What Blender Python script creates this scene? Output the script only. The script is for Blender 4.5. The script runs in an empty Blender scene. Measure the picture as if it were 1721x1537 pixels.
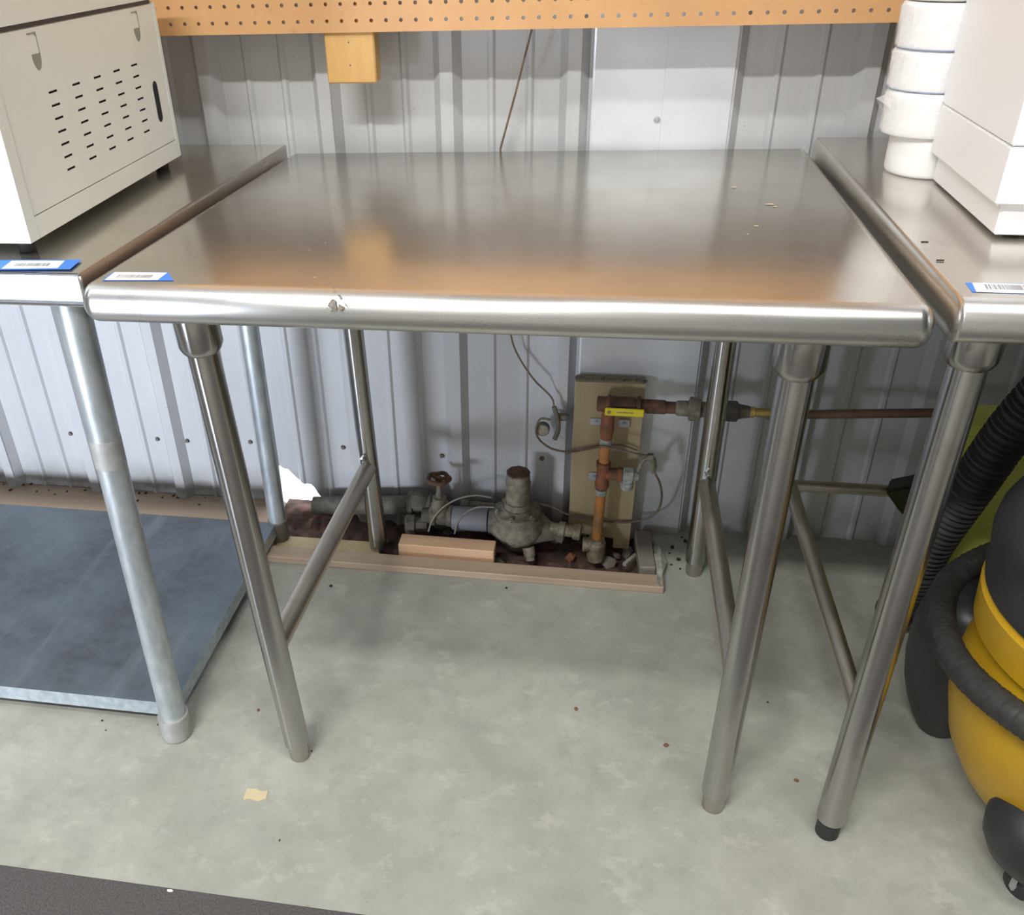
import bpy, bmesh, math, random
from mathutils import Vector, Matrix, noise
random.seed(7)
S = bpy.context.scene
COL = S.collection
PI = math.pi

# ------------------------------------------------------------------ camera
CAM = Vector((0.7482, -1.6187, 1.2069))
RX = Vector((0.98658835, 0.16009564, -0.03182478))
RD = Vector((0.05566811, -0.5132956, -0.85640451))
RF = Vector((-0.15344214, 0.84314709, -0.51532368))
F, PX, PY = 1506.16, 748.45, 776.33
cd = bpy.data.cameras.new('camera'); cam = bpy.data.objects.new('camera', cd); COL.objects.link(cam)
m = Matrix.Identity(4)
for i in range(3):
    m[i][0] = RX[i]; m[i][1] = -RD[i]; m[i][2] = -RF[i]; m[i][3] = CAM[i]
cam.matrix_world = m
cd.sensor_width = 36; cd.sensor_fit = 'HORIZONTAL'; cd.lens = F / 1721 * 36
cd.shift_x = (860.5 - PX) / 1721; cd.shift_y = (PY - 768.5) / 1721
cd.clip_start = 0.02; cd.clip_end = 200
S.camera = cam
S.view_settings.view_transform = 'Standard'; S.view_settings.look = 'None'
S.view_settings.gamma = 1; S.view_settings.use_curve_mapping = False
S.view_settings.exposure = 0.08

# ------------------------------------------------------------------ world + lights
w = bpy.data.worlds.new('sky'); S.world = w; w.use_nodes = True
bg = w.node_tree.nodes['Background']; bg.inputs[0].default_value = (0.86, 0.93, 1.0, 1); bg.inputs[1].default_value = 4.0

def area(name, loc, target, sx, sy, power, color=(1, 1, 1)):
    l = bpy.data.lights.new(name, 'AREA'); l.shape = 'RECTANGLE'; l.size = sx; l.size_y = sy
    l.energy = power; l.color = color
    o = bpy.data.objects.new(name, l); COL.objects.link(o)
    o.location = loc
    d = (Vector(target) - Vector(loc)).normalized()
    o.rotation_euler = d.to_track_quat('-Z', 'Y').to_euler()
    return o
# strip lamps under the ceiling (the first one casts the pegboard's shadow)
LAMPS = [(-0.05, -2.42, 2.86, 1.25, 92), (1.35, -1.5, 2.95, 1.25, 30), (-1.25, -1.35, 2.95, 1.25, 8), (-2.9, -2.42, 2.86, 1.25, 8)]
for (x, y, z, sx, e) in LAMPS:
    area('strip_lamp', (x, y, z), (x, y, 0), sx, 0.13, e, (1.0, 0.995, 0.965))
# daylight coming in by the doorway at front left
area('door_daylight', (-1.25, -3.43, 0.26), (-0.6, -1.0, 0.26), 1.3, 0.50, 140, (0.80, 0.87, 1.0))

# ------------------------------------------------------------------ helpers
def un(u, v, ax, val):
    r = RX * ((u - PX) / F) + RD * ((v - PY) / F) + RF
    i = 'xyz'.index(ax)
    return CAM + r * ((val - CAM[i]) / r[i])
def unp(u, v, P0, n):
    r = RX * ((u - PX) / F) + RD * ((v - PY) / F) + RF
    return CAM + r * ((Vector(P0) - CAM).dot(n) / r.dot(n))

def mat(name, col, rough=0.5, metal=0.0, **k):
    mt = bpy.data.materials.new(name); mt.use_nodes = True
    nt = mt.node_tree; b = nt.nodes['Principled BSDF']
    b.inputs['Base Color'].default_value = (*col, 1); b.inputs['Roughness'].default_value = rough
    b.inputs['Metallic'].default_value = metal
    for a, v in k.items(): b.inputs[a].default_value = v
    return mt, nt, b
def N(nt, t, **k):
    n = nt.nodes.new(t)
    for a, v in k.items():
        if a in n.inputs: n.inputs[a].default_value = v
        else: setattr(n, a, v)
    return n
def coords(nt, scale=(1, 1, 1)):
    g = N(nt, 'ShaderNodeNewGeometry'); mp = N(nt, 'ShaderNodeMapping'); mp.inputs['Scale'].default_value = scale
    nt.links.new(g.outputs['Position'], mp.inputs['Vector']); return mp.outputs[0]
def noise_fac(nt, vec, scale, detail=4, lo=0.35, hi=0.65, rough=0.55):
    n = N(nt, 'ShaderNodeTexNoise', Scale=scale, Detail=detail, Roughness=rough); nt.links.new(vec, n.inputs['Vector'])
    mr = N(nt, 'ShaderNodeMapRange'); mr.inputs[1].default_value = lo; mr.inputs[2].default_value = hi
    nt.links.new(n.outputs[0], mr.inputs[0]); return mr.outputs[0]
def mix(nt, fac, a, b):
    n = N(nt, 'ShaderNodeMix', data_type='RGBA')
    for s, v in ((6, a), (7, b)):
        if hasattr(v, 'links'): nt.links.new(v, n.inputs[s])
        else: n.inputs[s].default_value = (*v, 1)
    if hasattr(fac, 'links'): nt.links.new(fac, n.inputs[0])
    else: n.inputs[0].default_value = fac
    return n.outputs[2]
def bump(nt, b, h, strength=0.2, dist=0.002):
    n = N(nt, 'ShaderNodeBump', Strength=strength, Distance=dist); nt.links.new(h, n.inputs['Height']); nt.links.new(n.outputs[0], b.inputs['Normal'])
def math_(nt, op, a, b=None):
    n = N(nt, 'ShaderNodeMath', operation=op)
    for i, v in enumerate((a, b)):
        if v is None: continue
        if hasattr(v, 'links'): nt.links.new(v, n.inputs[i])
        else: n.inputs[i].default_value = v
    return n.outputs[0]
def two(name, c1, c2, scale, rough=0.5, metal=0.0, vs=(1, 1, 1), bs=0.0, lo=.35, hi=.65, detail=5, **k):
    mt, nt, b = mat(name, c1, rough, metal, **k)
    v = coords(nt, vs); f = noise_fac(nt, v, scale, detail, lo, hi)
    nt.links.new(mix(nt, f, c1, c2), b.inputs['Base Color'])
    if bs: bump(nt, b, f, bs)
    return mt

def thing(name, label, cat, loc=(0, 0, 0), group=None):
    o = bpy.data.objects.new(name, None); COL.objects.link(o); o.location = loc; o.empty_display_size = 0.05
    o['label'] = label; o['category'] = cat
    if group: o['group'] = group
    return o
def tag(o, label=None, cat=None, group=None, kind=None):
    if label: o['label'] = label
    if cat: o['category'] = cat
    if group: o['group'] = group
    if kind: o['kind'] = kind
    return o
def wl(o):
    v = Vector(o.location)
    while o.parent: o = o.parent; v = v + Vector(o.location)
    return v
def obj(name, bm, material, parent=None, smooth=False, origin=None, angle=35):
    """bm is in world space; origin = object origin"""
    bmesh.ops.recalc_face_normals(bm, faces=bm.faces[:])
    me = bpy.data.meshes.new(name); o = bpy.data.objects.new(name, me); COL.objects.link(o)
    base = wl(parent) if parent else Vector((0, 0, 0))
    if origin is None:
        if parent: org = base
        else:
            xs = [v.co.x for v in bm.verts]; ys = [v.co.y for v in bm.verts]; zs = [v.co.z for v in bm.verts]
            org = Vector(((min(xs) + max(xs)) / 2, (min(ys) + max(ys)) / 2, min(zs)))
    else: org = Vector(origin)
    for v in bm.verts: v.co -= org
    bm.to_mesh(me); bm.free()
    if isinstance(material, (list, tuple)):
        for x in material: me.materials.append(x)
    else: me.materials.append(material)
    if smooth:
        for p in me.polygons: p.use_smooth = True
        me.set_sharp_from_angle(angle=math.radians(angle))
    o.parent = parent; o.location = org - base
    return o
def B(): return bmesh.new()
def box(bm, lo, hi, bev=0.0, rot=None, piv=None, seg=1):
    lo, hi = Vector(lo), Vector(hi)
    r = bmesh.ops.create_cube(bm, size=1)
    vs = r['verts']
    for v in vs:
        v.co = Vector(((v.co.x + .5) * (hi.x - lo.x) + lo.x, (v.co.y + .5) * (hi.y - lo.y) + lo.y, (v.co.z + .5) * (hi.z - lo.z) + lo.z))
    if bev:
        es = list({e for v in vs for e in v.link_edges})
        rb = bmesh.ops.bevel(bm, geom=es, offset=bev, segments=seg, affect='EDGES', profile=0.5)
        vs = list({v for f in rb['faces'] for v in f.verts} | {v for v in vs if v.is_valid})
    if rot is not None:
        p = Vector(piv) if piv is not None else (lo + hi) / 2
        bmesh.ops.rotate(bm, verts=vs, cent=p, matrix=rot)
    return vs
def frame(d):
    d = Vector(d).normalized(); a = Vector((0, 0, 1)) if abs(d.z) < .9 else Vector((1, 0, 0))
    x = d.cross(a).normalized(); return x, d.cross(x).normalized(), d
def rev(bm, p0, d, prof, n=24, closed=True, wob=0, sides=None):
    """lathe: prof = [(t, r)] along axis d from p0"""
    x, y, z = frame(d); p0 = Vector(p0); rings = []
    for (t, r) in prof:
        c = p0 + z * t
        rings.append([bm.verts.new(c + (x * math.cos(2 * PI * i / n) + y * math.sin(2 * PI * i / n)) * (r * (1 + wob * noise.noise(Vector((i * .9, t * 40, r * 9)))))) for i in range(n)])
    for a, b in zip(rings, rings[1:]):
        for i in range(n): bm.faces.new((a[i], a[(i + 1) % n], b[(i + 1) % n], b[i]))
    if closed:
        bm.faces.new(rings[0][::-1]); bm.faces.new(rings[-1])
def cyl(bm, a, b, r, r2=None, n=24, bev=0.0):
    a, b = Vector(a), Vector(b); L = (b - a).length; r2 = r if r2 is None else r2
    if bev: rev(bm, a, b - a, [(0, r - bev), (bev, r), (L - bev, r2), (L, r2 - bev)], n)
    else: rev(bm, a, b - a, [(0, r), (L, r2)], n)
def smoothpts(P, k=6):
    P = [Vector(p) for p in P]; out = []
    Q = [P[0] * 2 - P[1]] + P + [P[-1] * 2 - P[-2]]
    for i in range(1, len(Q) - 2):
        for j in range(k):
            t = j / k; a, b, c, d = Q[i - 1], Q[i], Q[i + 1], Q[i + 2]
            out.append(0.5 * ((2 * b) + (c - a) * t + (2 * a - 5 * b + 4 * c - d) * t * t + (3 * b - a - 3 * c + d) * t ** 3))
    out.append(P[-1]); return out
def tube(bm, P, r, n=8, k=6, rf=None, raw=False):
    pts = [Vector(p) for p in P] if raw else smoothpts(P, k)
    prev = None; rings = []; s = 0
    for i, p in enumerate(pts):
        t = (pts[min(i + 1, len(pts) - 1)] - pts[max(i - 1, 0)]).normalized()
        if prev is None: x, y, _ = frame(t)
        else:
            x = (prev - t * prev.dot(t)).normalized(); y = t.cross(x)
        prev = x
        if i: s += (pts[i] - pts[i - 1]).length
        rr = rf(s) if rf else r
        rings.append([bm.verts.new(p + (x * math.cos(2 * PI * q / n) + y * math.sin(2 * PI * q / n)) * rr) for q in range(n)])
    for a, b in zip(rings, rings[1:]):
        for i in range(n): bm.faces.new((a[i], a[(i + 1) % n], b[(i + 1) % n], b[i]))
    bm.faces.new(rings[0][::-1]); bm.faces.new(rings[-1])
def slab(bm, x0, x1, y0, y1, ztop, h, rf, rs, rb, n=2.0, seg=14, cs=6):
    """sheet-metal top: edges rolled with half-width rf (front) rs (sides) rb (back); n = squareness"""
    r = h / 2; zc = ztop - r; rings = []
    xi0, xi1, yi0, yi1 = x0 + rs, x1 - rs, y0 + rf, y1 - rb
    for k in range(seg + 1):
        a = PI / 2 - PI * k / seg
        ca, sa = abs(math.cos(a)) ** (2 / n), math.copysign(abs(math.sin(a)) ** (2 / n), math.sin(a))
        if k in (0, seg): ca = 0
        ring = []
        for (cx, cy, ex, ey, a0) in ((xi1, yi0, rs, rf, -PI / 2), (xi1, yi1, rs, rb, 0), (xi0, yi1, rs, rb, PI / 2), (xi0, yi0, rs, rf, PI)):
            for j in range(cs + 1):
                b = a0 + PI / 2 * j / cs
                ring.append(bm.verts.new((cx + ex * ca * math.cos(b), cy + ey * ca * math.sin(b), zc + r * sa)))
        rings.append(ring)
    m_ = len(rings[0])
    for a, b in zip(rings, rings[1:]):
        for i in range(m_):
            bm.faces.new((a[i], a[(i + 1) % m_], b[(i + 1) % m_], b[i]))
    bm.faces.new(rings[0]); bm.faces.new(rings[-1][::-1])
    bmesh.ops.remove_doubles(bm, verts=bm.verts[:], dist=1e-5)
def warp(bm, f):
    for v in bm.verts:
        v.co += Vector(f(v.co))
def edge_faces(o, idx=1):
    for p in o.data.polygons:
        if p.normal.y < -.12 : p.material_index = idx

# ------------------------------------------------------------------ materials
def steel(name, base, rough, brush=(1, 1, 1), dirt=None, bstr=0.05, rvar=0.08, aniso=0.0, metal=1.0, axis='Z', arot=0.25):
    mt, nt, b = mat(name, base, rough, metal)
    if aniso:
        tn = N(nt, 'ShaderNodeTangent'); tn.direction_type = 'RADIAL'; tn.axis = axis
        nt.links.new(tn.outputs[0], b.inputs['Tangent']); b.inputs['Anisotropic'].default_value = aniso; b.inputs['Anisotropic Rotation'].default_value = arot
    v = coords(nt, brush); f = noise_fac(nt, v, 500, 2, .2, .8)
    v2 = coords(nt); f2 = noise_fac(nt, v2, 9, 6, .35, .7)
    rr = math_(nt, 'ADD', math_(nt, 'MULTIPLY', f2, rvar), rough - rvar * .5)
    nt.links.new(rr, b.inputs['Roughness'])
    c = mix(nt, f2, base, tuple(x * .9 for x in base))
    if dirt:
        f3 = noise_fac(nt, v2, 22, 8, .58, .72); c = mix(nt, math_(nt, 'MULTIPLY', f3, .35), c, dirt)
    nt.links.new(c, b.inputs['Base Color'])
    if bstr: bump(nt, b, f, bstr * .25, .0002)
    return mt
M = {}
M['steel_top'] = steel('brushed_steel_top', (.66, .63, .575), .22, (1, .03, 1), (.5, .46, .40), 0, .05, 0, .93)
M['steel_edge'] = steel('brushed_steel_rolled_edge', (.72, .71, .69), .29, (.03, 1, 1), None, 0, .05, .7, 1.0, 'X', 0.0)
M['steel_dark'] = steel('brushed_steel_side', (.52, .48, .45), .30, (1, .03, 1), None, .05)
M['steel_leg'] = steel('steel_tube', (.50, .49, .475), .22, (1, 1, .05), (.35, .30, .24), 0, .05, .93)
M['steel_rail'] = steel('steel_rail', (.60, .545, .47), .38, (1, .05, 1), (.38, .28, .18), 0, .08, .7, 1.0, 'Y', .25)
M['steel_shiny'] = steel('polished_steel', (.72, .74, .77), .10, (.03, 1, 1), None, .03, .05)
M['galv'] = two('galvanised_tube', (.46, .51, .54), (.60, .64, .66), 60, .42, .75, (1, 1, .4), .05)
M['galv_dull'] = two('galvanised_foot', (.38, .38, .37), (.48, .48, .46), 50, .55, .5)
def shelf_mat():
    mt, nt, b = mat('galvanised_shelf', (.3, .34, .37), .42, .55)
    v = coords(nt); f = noise_fac(nt, v, 5, 6, .35, .65); f2 = noise_fac(nt, v, 45, 4, .4, .7)
    v3 = coords(nt, (1, .12, 1)); f3 = noise_fac(nt, v3, 26, 6, .55, .8)
    c = mix(nt, f, (.115, .125, .145), (.19, .23, .27)); c = mix(nt, math_(nt, 'MULTIPLY', f2, .3), c, (.22, .27, .30))
    c = mix(nt, math_(nt, 'MULTIPLY', f3, .45), c, (.34, .39, .41))
    nt.links.new(c, b.inputs['Base Color']); return mt
M['shelf'] = shelf_mat()
M['shelf_edge'] = two('galvanised_edge', (.40, .47, .52), (.58, .64, .68), 70, .4, .7, (1, 1, 1), .03)
def wall_mat():
    mt, nt, b = mat('painted_steel_siding', (.5, .5, .52), .42, 0.0)
    v = coords(nt); f = noise_fac(nt, v, 3.2, 5, .3, .7)
    c = mix(nt, f, (.56, .565, .575), (.49, .495, .51))
    vs = coords(nt, (1, 1, .04)); f2 = noise_fac(nt, vs, 55, 4, .5, .8); c = mix(nt, math_(nt, 'MULTIPLY', f2, .18), c, (.72, .73, .74))
    # splash dirt near the floor
    g = N(nt, 'ShaderNodeNewGeometry'); sx = N(nt, 'ShaderNodeSeparateXYZ'); nt.links.new(g.outputs['Position'], sx.inputs[0])
    mr = N(nt, 'ShaderNodeMapRange'); mr.inputs[1].default_value = .10; mr.inputs[2].default_value = .005; nt.links.new(sx.outputs[2], mr.inputs[0])
    fz = math_(nt, 'MULTIPLY', mr.outputs[0], noise_fac(nt, v, 14, 6, .25, .6)); c = mix(nt, math_(nt, 'MULTIPLY', fz, .75), c, (.14, .125, .10))
    f4 = noise_fac(nt, v, 130, 2, .73, .78); c = mix(nt, math_(nt, 'MULTIPLY', f4, .5), c, (.2, .17, .15))
    nt.links.new(c, b.inputs['Base Color']); return mt
M['wall'] = wall_mat()
M['screw'] = two('old_screw', (.12, .09, .07), (.22, .2, .19), 300, .5, .5)
def flash_mat():
    mt, nt, b = mat('flat_cover_sheet', (.6, .62, .65), .38, 0.35)
    v = coords(nt); f = noise_fac(nt, v, 6, 6, .35, .65); c = mix(nt, f, (.78, .81, .86), (.68, .70, .74))
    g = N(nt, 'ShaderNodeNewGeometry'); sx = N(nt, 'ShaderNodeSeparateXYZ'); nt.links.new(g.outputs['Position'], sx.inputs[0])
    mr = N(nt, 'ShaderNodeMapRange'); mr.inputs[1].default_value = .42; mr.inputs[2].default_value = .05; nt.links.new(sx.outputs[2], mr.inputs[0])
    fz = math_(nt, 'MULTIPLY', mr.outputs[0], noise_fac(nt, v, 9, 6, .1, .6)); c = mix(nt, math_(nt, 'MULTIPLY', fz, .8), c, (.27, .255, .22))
    nt.links.new(c, b.inputs['Base Color']); bump(nt, b, noise_fac(nt, v, 4, 2, .2, .8), .25, .006); return mt
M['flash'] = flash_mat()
def floor_mat():
    mt, nt, b = mat('concrete', (.5, .5, .42), .62)
    v = coords(nt); f = noise_fac(nt, v, 3.0, 7, .32, .68); f2 = noise_fac(nt, v, 11, 8, .38, .66); f3 = noise_fac(nt, v, 90, 4, .3, .7)
    c = mix(nt, f, (.47, .465, .41), (.355, .36, .315)); c = mix(nt, math_(nt, 'MULTIPLY', f2, .55), c, (.29, .29, .26))
    f5 = noise_fac(nt, v, 1.7, 5, .55, .75); c = mix(nt, math_(nt, 'MULTIPLY', f5, .35), c, (.42, .47, .40))
    f8 = noise_fac(nt, v, 26, 8, .50, .64, .7); c = mix(nt, math_(nt, 'MULTIPLY', f8, .32), c, (.27, .27, .235))
    f9 = noise_fac(nt, v, 5.2, 9, .52, .60, .65); c = mix(nt, math_(nt, 'MULTIPLY', f9, .30), c, (.33, .32, .27))
    fa = noise_fac(nt, coords(nt, (1, 1.3, 1)), 15, 9, .56, .62, .7); c = mix(nt, math_(nt, 'MULTIPLY', fa, .35), c, (.55, .54, .48))
    f6 = noise_fac(nt, v, 7.5, 9, .60, .70, .65); c = mix(nt, math_(nt, 'MULTIPLY', f6, .35), c, (.56, .545, .49))
    c = mix(nt, math_(nt, 'MULTIPLY', f3, .10), c, (.25, .25, .22))
    f7 = noise_fac(nt, v, 60, 3, .70, .76); c = mix(nt, math_(nt, 'MULTIPLY', f7, .5), c, (.22, .2, .17))
    nt.links.new(c, b.inputs['Base Color']); bump(nt, b, f2, .15, .003); return mt
M['floor'] = floor_mat()
def peg_mat():
    mt, nt, b = mat('pegboard_tan', (.5, .3, .14), .5)
    v = coords(nt); f = noise_fac(nt, v, 5, 6, .35, .65); c = mix(nt, f, (.60, .335, .145), (.52, .285, .125))
    f2 = noise_fac(nt, v, 28, 6, .62, .75); c = mix(nt, math_(nt, 'MULTIPLY', f2, .45), c, (.33, .15, .07))
    f3 = noise_fac(nt, coords(nt, (1, 1, .2)), 10, 5, .6, .75); c = mix(nt, math_(nt, 'MULTIPLY', f3, .5), c, (.66, .44, .25))
    nt.links.new(c, b.inputs['Base Color']); return mt
M['peg'] = peg_mat()
def wood(name, c1, c2, c3, vs, sc=30, rough=.6):
    mt, nt, b = mat(name, c1, rough); v = coords(nt, vs); f = noise_fac(nt, v, sc, 6, .3, .7); c = mix(nt, f, c1, c2)
    f2 = noise_fac(nt, coords(nt), 16, 6, .62, .76); c = mix(nt, math_(nt, 'MULTIPLY', f2, .6), c, c3)
    nt.links.new(c, b.inputs['Base Color']); bump(nt, b, f, .1, .001); return mt
M['pine'] = wood('pine_block', (.62, .38, .14), (.56, .32, .105), (.50, .24, .08), (1, 1, .15), 60)
M['board'] = wood('pine_board', (.46, .37, .22), (.40, .32, .18), (.20, .14, .08), (1, 1, .06), 50)
M['sill'] = wood('lumber_edging', (.45, .34, .25), (.37, .28, .20), (.20, .12, .08), (.05, 1, 1), 50)
M['block'] = wood('new_wood_block', (.62, .41, .27), (.56, .35, .21), (.36, .2, .12), (.08, 1, 1), 60)
M['oldwood'] = wood('weathered_lumber', (.27, .24, .20), (.2, .18, .15), (.10, .07, .05), (1, .1, 1), 40)
M['soil'] = two('pit_soil', (.05, .038, .03), (.14, .07, .055), 40, .95, 0, (1, 1, 1), .5)
M['mat'] = two('grey_carpet_mat', (.075, .068, .068), (.115, .105, .10), 300, .95, 0, (1, 1, 1), .4)
M['cream'] = two('cream_paint', (.85, .90, .86), (.82, .87, .83), 6, .45)
M['black'] = mat('black', (.006, .006, .007), .6)[0]
M['darkgap'] = mat('dark_gap', (.12, .11, .12), .7)[0]
M['keyslot'] = mat('key_slot_grey', (.30, .32, .28), .5)[0]
M['rubber'] = mat('rubber', (.03, .03, .032), .6)[0]
M['white'] = mat('white_plastic', (.95, .955, .98), .4)[0]
M['paper'] = two('white_paper', (.90, .90, .90), (.84, .84, .85), 20, .75, 0, (1, 1, 1), .2)
M['film'], _, _b = mat('clear_film', (.95, .95, .95), .15, 0); _b.inputs['Alpha'].default_value = .28
M['blueline'] = mat('blue_print', (.25, .33, .62), .6)[0]
M['tape'] = mat('blue_tape', (.06, .22, .72), .6)[0]
M['label'] = mat('white_label', (.88, .88, .90), .5)[0]
M['ink'] = mat('grey_ink', (.16, .16, .19), .6)[0]
M['yellow'] = two('yellow_plastic', (.60, .36, .015), (.54, .31, .015), 8, .35)
M['yellow_handle'] = mat('yellow_handle', (.80, .66, .03), .45)[0]
M['neon'] = two('yellow_green_plastic', (.86, .92, .22), (.78, .84, .18), 9, .5)
M['blackplastic'] = two('black_plastic', (.022, .022, .024), (.035, .035, .037), 12, .42)
M['hose'] = two('black_hose', (.028, .027, .026), (.045, .043, .04), 60, .55)
M['rust'] = two('rusty_iron', (.075, .045, .032), (.20, .10, .06), 45, .8, .1, (1, 1, 1), .4)
M['rustorange'] = two('orange_coated_pipe', (.60, .23, .05), (.26, .17, .08), 38, .65, .0, (1, 1, 1), .3)
M['rustred'] = two('rusty_red_fitting', (.36, .12, .05), (.13, .07, .045), 40, .7, .0, (1, 1, 1), .3)
M['dustybrass'] = two('dusty_brass', (.17, .15, .11), (.30, .275, .21), 60, .7, .2, (1, 1, 1), .4)
M['dustyiron'] = two('dusty_iron', (.12, .11, .09), (.2, .18, .15), 60, .8, .1, (1, 1, 1), .4)
M['brasslight'] = two('scaled_brass', (.42, .38, .28), (.24, .2, .13), 70, .6, .3, (1, 1, 1), .4)
M['brass'] = two('brass', (.62, .47, .14), (.45, .34, .12), 80, .35, .7)
M['copper'] = two('dull_copper', (.28, .17, .13), (.20, .13, .10), 20, .5, .5)
M['greyplastic'] = mat('grey_plastic_pipe', (.26, .27, .30), .5)[0]
M['bracket'] = mat('zinc_clamp', (.5, .5, .53), .45, .5)[0]
M['wire'] = two('brown_wire', (.13, .09, .06), (.20, .15, .11), 60, .6)
M['wiregrey'] = mat('grey_tube', (.34, .32, .28), .5)[0]
M['scale'] = two('white_scale', (.45, .47, .44), (.25, .26, .22), 90, .7)
M['droppings'] = mat('dark_debris', (.05, .03, .02), .8)[0]
M['crumb'] = mat('brown_crumb', (.20, .09, .045), .8)[0]
M['fleck'] = mat('tan_flake', (.62, .52, .33), .8)[0]
M['splinter'] = two('pale_torn_strip', (.42, .42, .38), (.24, .24, .2), 50, .8)
M['roomwall'] = mat('far_wall', (.36, .36, .36), .8)[0]
M['ceil'] = mat('ceiling_white', (.7, .7, .69), .8)[0]
M['ground'] = two('pale_gravel', (.75, .76, .78), (.6, .6, .6), 4, .9)
M['residue'] = two('sticker_residue', (.12, .10, .085), (.24, .21, .18), 200, .7)

# ------------------------------------------------------------------ room shell
YW = 0.126
PIT = (0.03, 0.905, -0.062, YW)
bm = B()
xs = [-5, PIT[0], PIT[1], 6]; ys = [-3.6, PIT[2], PIT[3]]
for i in range(3):
    for j in range(2):
        if i == 1 and j == 1: continue
        bm.faces.new([bm.verts.new(p) for p in ((xs[i], ys[j], 0), (xs[i + 1], ys[j], 0), (xs[i + 1], ys[j + 1], 0), (xs[i], ys[j + 1], 0))])
x0, x1, y0, y1 = PIT
for a, b in (((x0, y0), (x1, y0)), ((x0, y0), (x0, y1)), ((x1, y0), (x1, y1))):
    bm.faces.new([bm.verts.new(p) for p in ((*a, 0), (*b, 0), (*b, -.12), (*a, -.12))])
bmesh.ops.remove_doubles(bm, verts=bm.verts[:], dist=1e-5)
floor = tag(obj('floor', bm, M['floor'], origin=(0, 0, 0)), kind='structure')
bm = B(); nx, ny = 90, 22; g = []
for i in range(nx + 1):
    for j in range(ny + 1):
        x = x0 + (x1 - x0) * i / nx; y = y0 + (y1 + .02 - y0) * j / ny
        h = -.055 + .022 * noise.noise(Vector((x * 14, y * 14, 1))) + .014 * noise.noise(Vector((x * 50, y * 50, 3)))
        h += .035 * max(0, (x0 + .25 - x) / .25) + .02 * max(0, (y - .07) / .06)
        g.append(bm.verts.new((x, y, min(h, -.003))))
for i in range(nx):
    for j in range(ny):
        a = i * (ny + 1) + j; bm.faces.new((g[a], g[a + ny + 1], g[a + ny + 2], g[a + 1]))
tag(obj('soil', bm, M['soil'], floor, smooth=True), kind='stuff')

def slabroom(name, lo, hi, mt):
    bm = B(); box(bm, lo, hi); return tag(obj(name, bm, mt), kind='structure')
slabroom('ceiling', (-5, -3.5, 3.2), (6, .25, 3.28), M['ceil'])
slabroom('wall_left', (-5.1, -3.5, 0), (-5, .25, 3.2), M['roomwall'])
slabroom('wall_right', (6, -3.5, 0), (6.1, .25, 3.2), M['roomwall'])
slabroom('wall_light_blocker', (-.50, -3.5, 0), (-.42, -1.95, 2.4), M['roomwall'])  # added out-of-view panel that keeps the door daylight off the right side
bm = B()
box(bm, (-5, -3.6, 0), (-1.95, -3.5, 3.2)); box(bm, (-.55, -3.6, 0), (6, -3.5, 3.2)); box(bm, (-1.95, -3.6, .52), (-.55, -3.5, 3.2))
tag(obj('wall_front', bm, M['roomwall']), kind='structure')
bm = B(); bm.faces.new([bm.verts.new(p) for p in ((-30, .2, -.03), (30, .2, -.03), (30, 40, -.03), (-30, 40, -.03))])
tag(obj('ground', bm, M['ground']), kind='structure')
# lamp housings
for (x, y, z, sx, e) in LAMPS:
    t = thing('ceiling_light', {-.05: 'long strip light hanging under the ceiling in front of the middle table', 1.35: 'strip light under the ceiling above the right table', -1.25: 'strip light under the ceiling above the left table', -2.9: 'strip light under the ceiling, leftmost of the four'}[x], 'ceiling light', (x, y, z + .01), 'strip lights under the ceiling')
    bm = B(); box(bm, (x - sx / 2 - .03, y - .09, z + .008), (x + sx / 2 + .03, y + .09, z + .07), .006); obj('housing', bm, M['white'], t)
    for q in (-1, 1):
        bm = B(); cyl(bm, (x + q * (sx / 2 - .1), y, z + .05), (x + q * (sx / 2 - .1), y, 3.2), .006, n=8); obj('hanger', bm, M['bracket'], t)

# back wall: ribbed sheets
MAJ = [-.23 * k for k in range(20, 0, -1)] + [0, .231, .462, .692] + [.958 + .232 * k for k in range(22)]
def prof_pts(xa, xb):
    """(x, y) outline of the ribbed sheet between xa and xb"""
    pts = []
    for k, c in enumerate(MAJ):
        if c < xa - .13 or c > xb + .13: continue
        pts += [(c - .026, YW), (c - .0115, YW - .021), (c + .0115, YW - .021), (c + .026, YW)]
        if k + 1 < len(MAJ):
            mid = (c + MAJ[k + 1]) / 2
            for q in (-.035, .035):
                pts += [(mid + q - .008, YW), (mid + q - .003, YW - .005), (mid + q + .003, YW - .005), (mid + q + .008, YW)]
    pts = sorted(pts)
    def yat(x):
        for a, b in zip(pts, pts[1:]):
            if a[0] <= x <= b[0]: return a[1] + (b[1] - a[1]) * (x - a[0]) / max(1e-9, b[0] - a[0])
        return YW
    return sorted({(xa, yat(xa)), (xb, yat(xb))} | {p for p in pts if xa < p[0] < xb}), yat
HOLE = [(.008, .0), (.010, .098), (.02, .108), (.030, .103), (.036, .098), (.047, .0965), (.056, .085), (.069, .070), (.086, .0585), (.100, .0575), (.108, .048), (.116, .030), (.128, .014), (.135, .0)]
def zbot(x):
    for a, b in zip(HOLE, HOLE[1:]):
        if a[0] <= x <= b[0]: return a[1] + (b[1] - a[1]) * (x - a[0]) / (b[0] - a[0])
    return 0.0
wall = bpy.data.objects.new('wall_back', None); COL.objects.link(wall); wall['kind'] = 'structure'
edges = [-5, -2.53, -1.61, -.69, .231, .958, 1.886, 2.814, 6]
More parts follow.
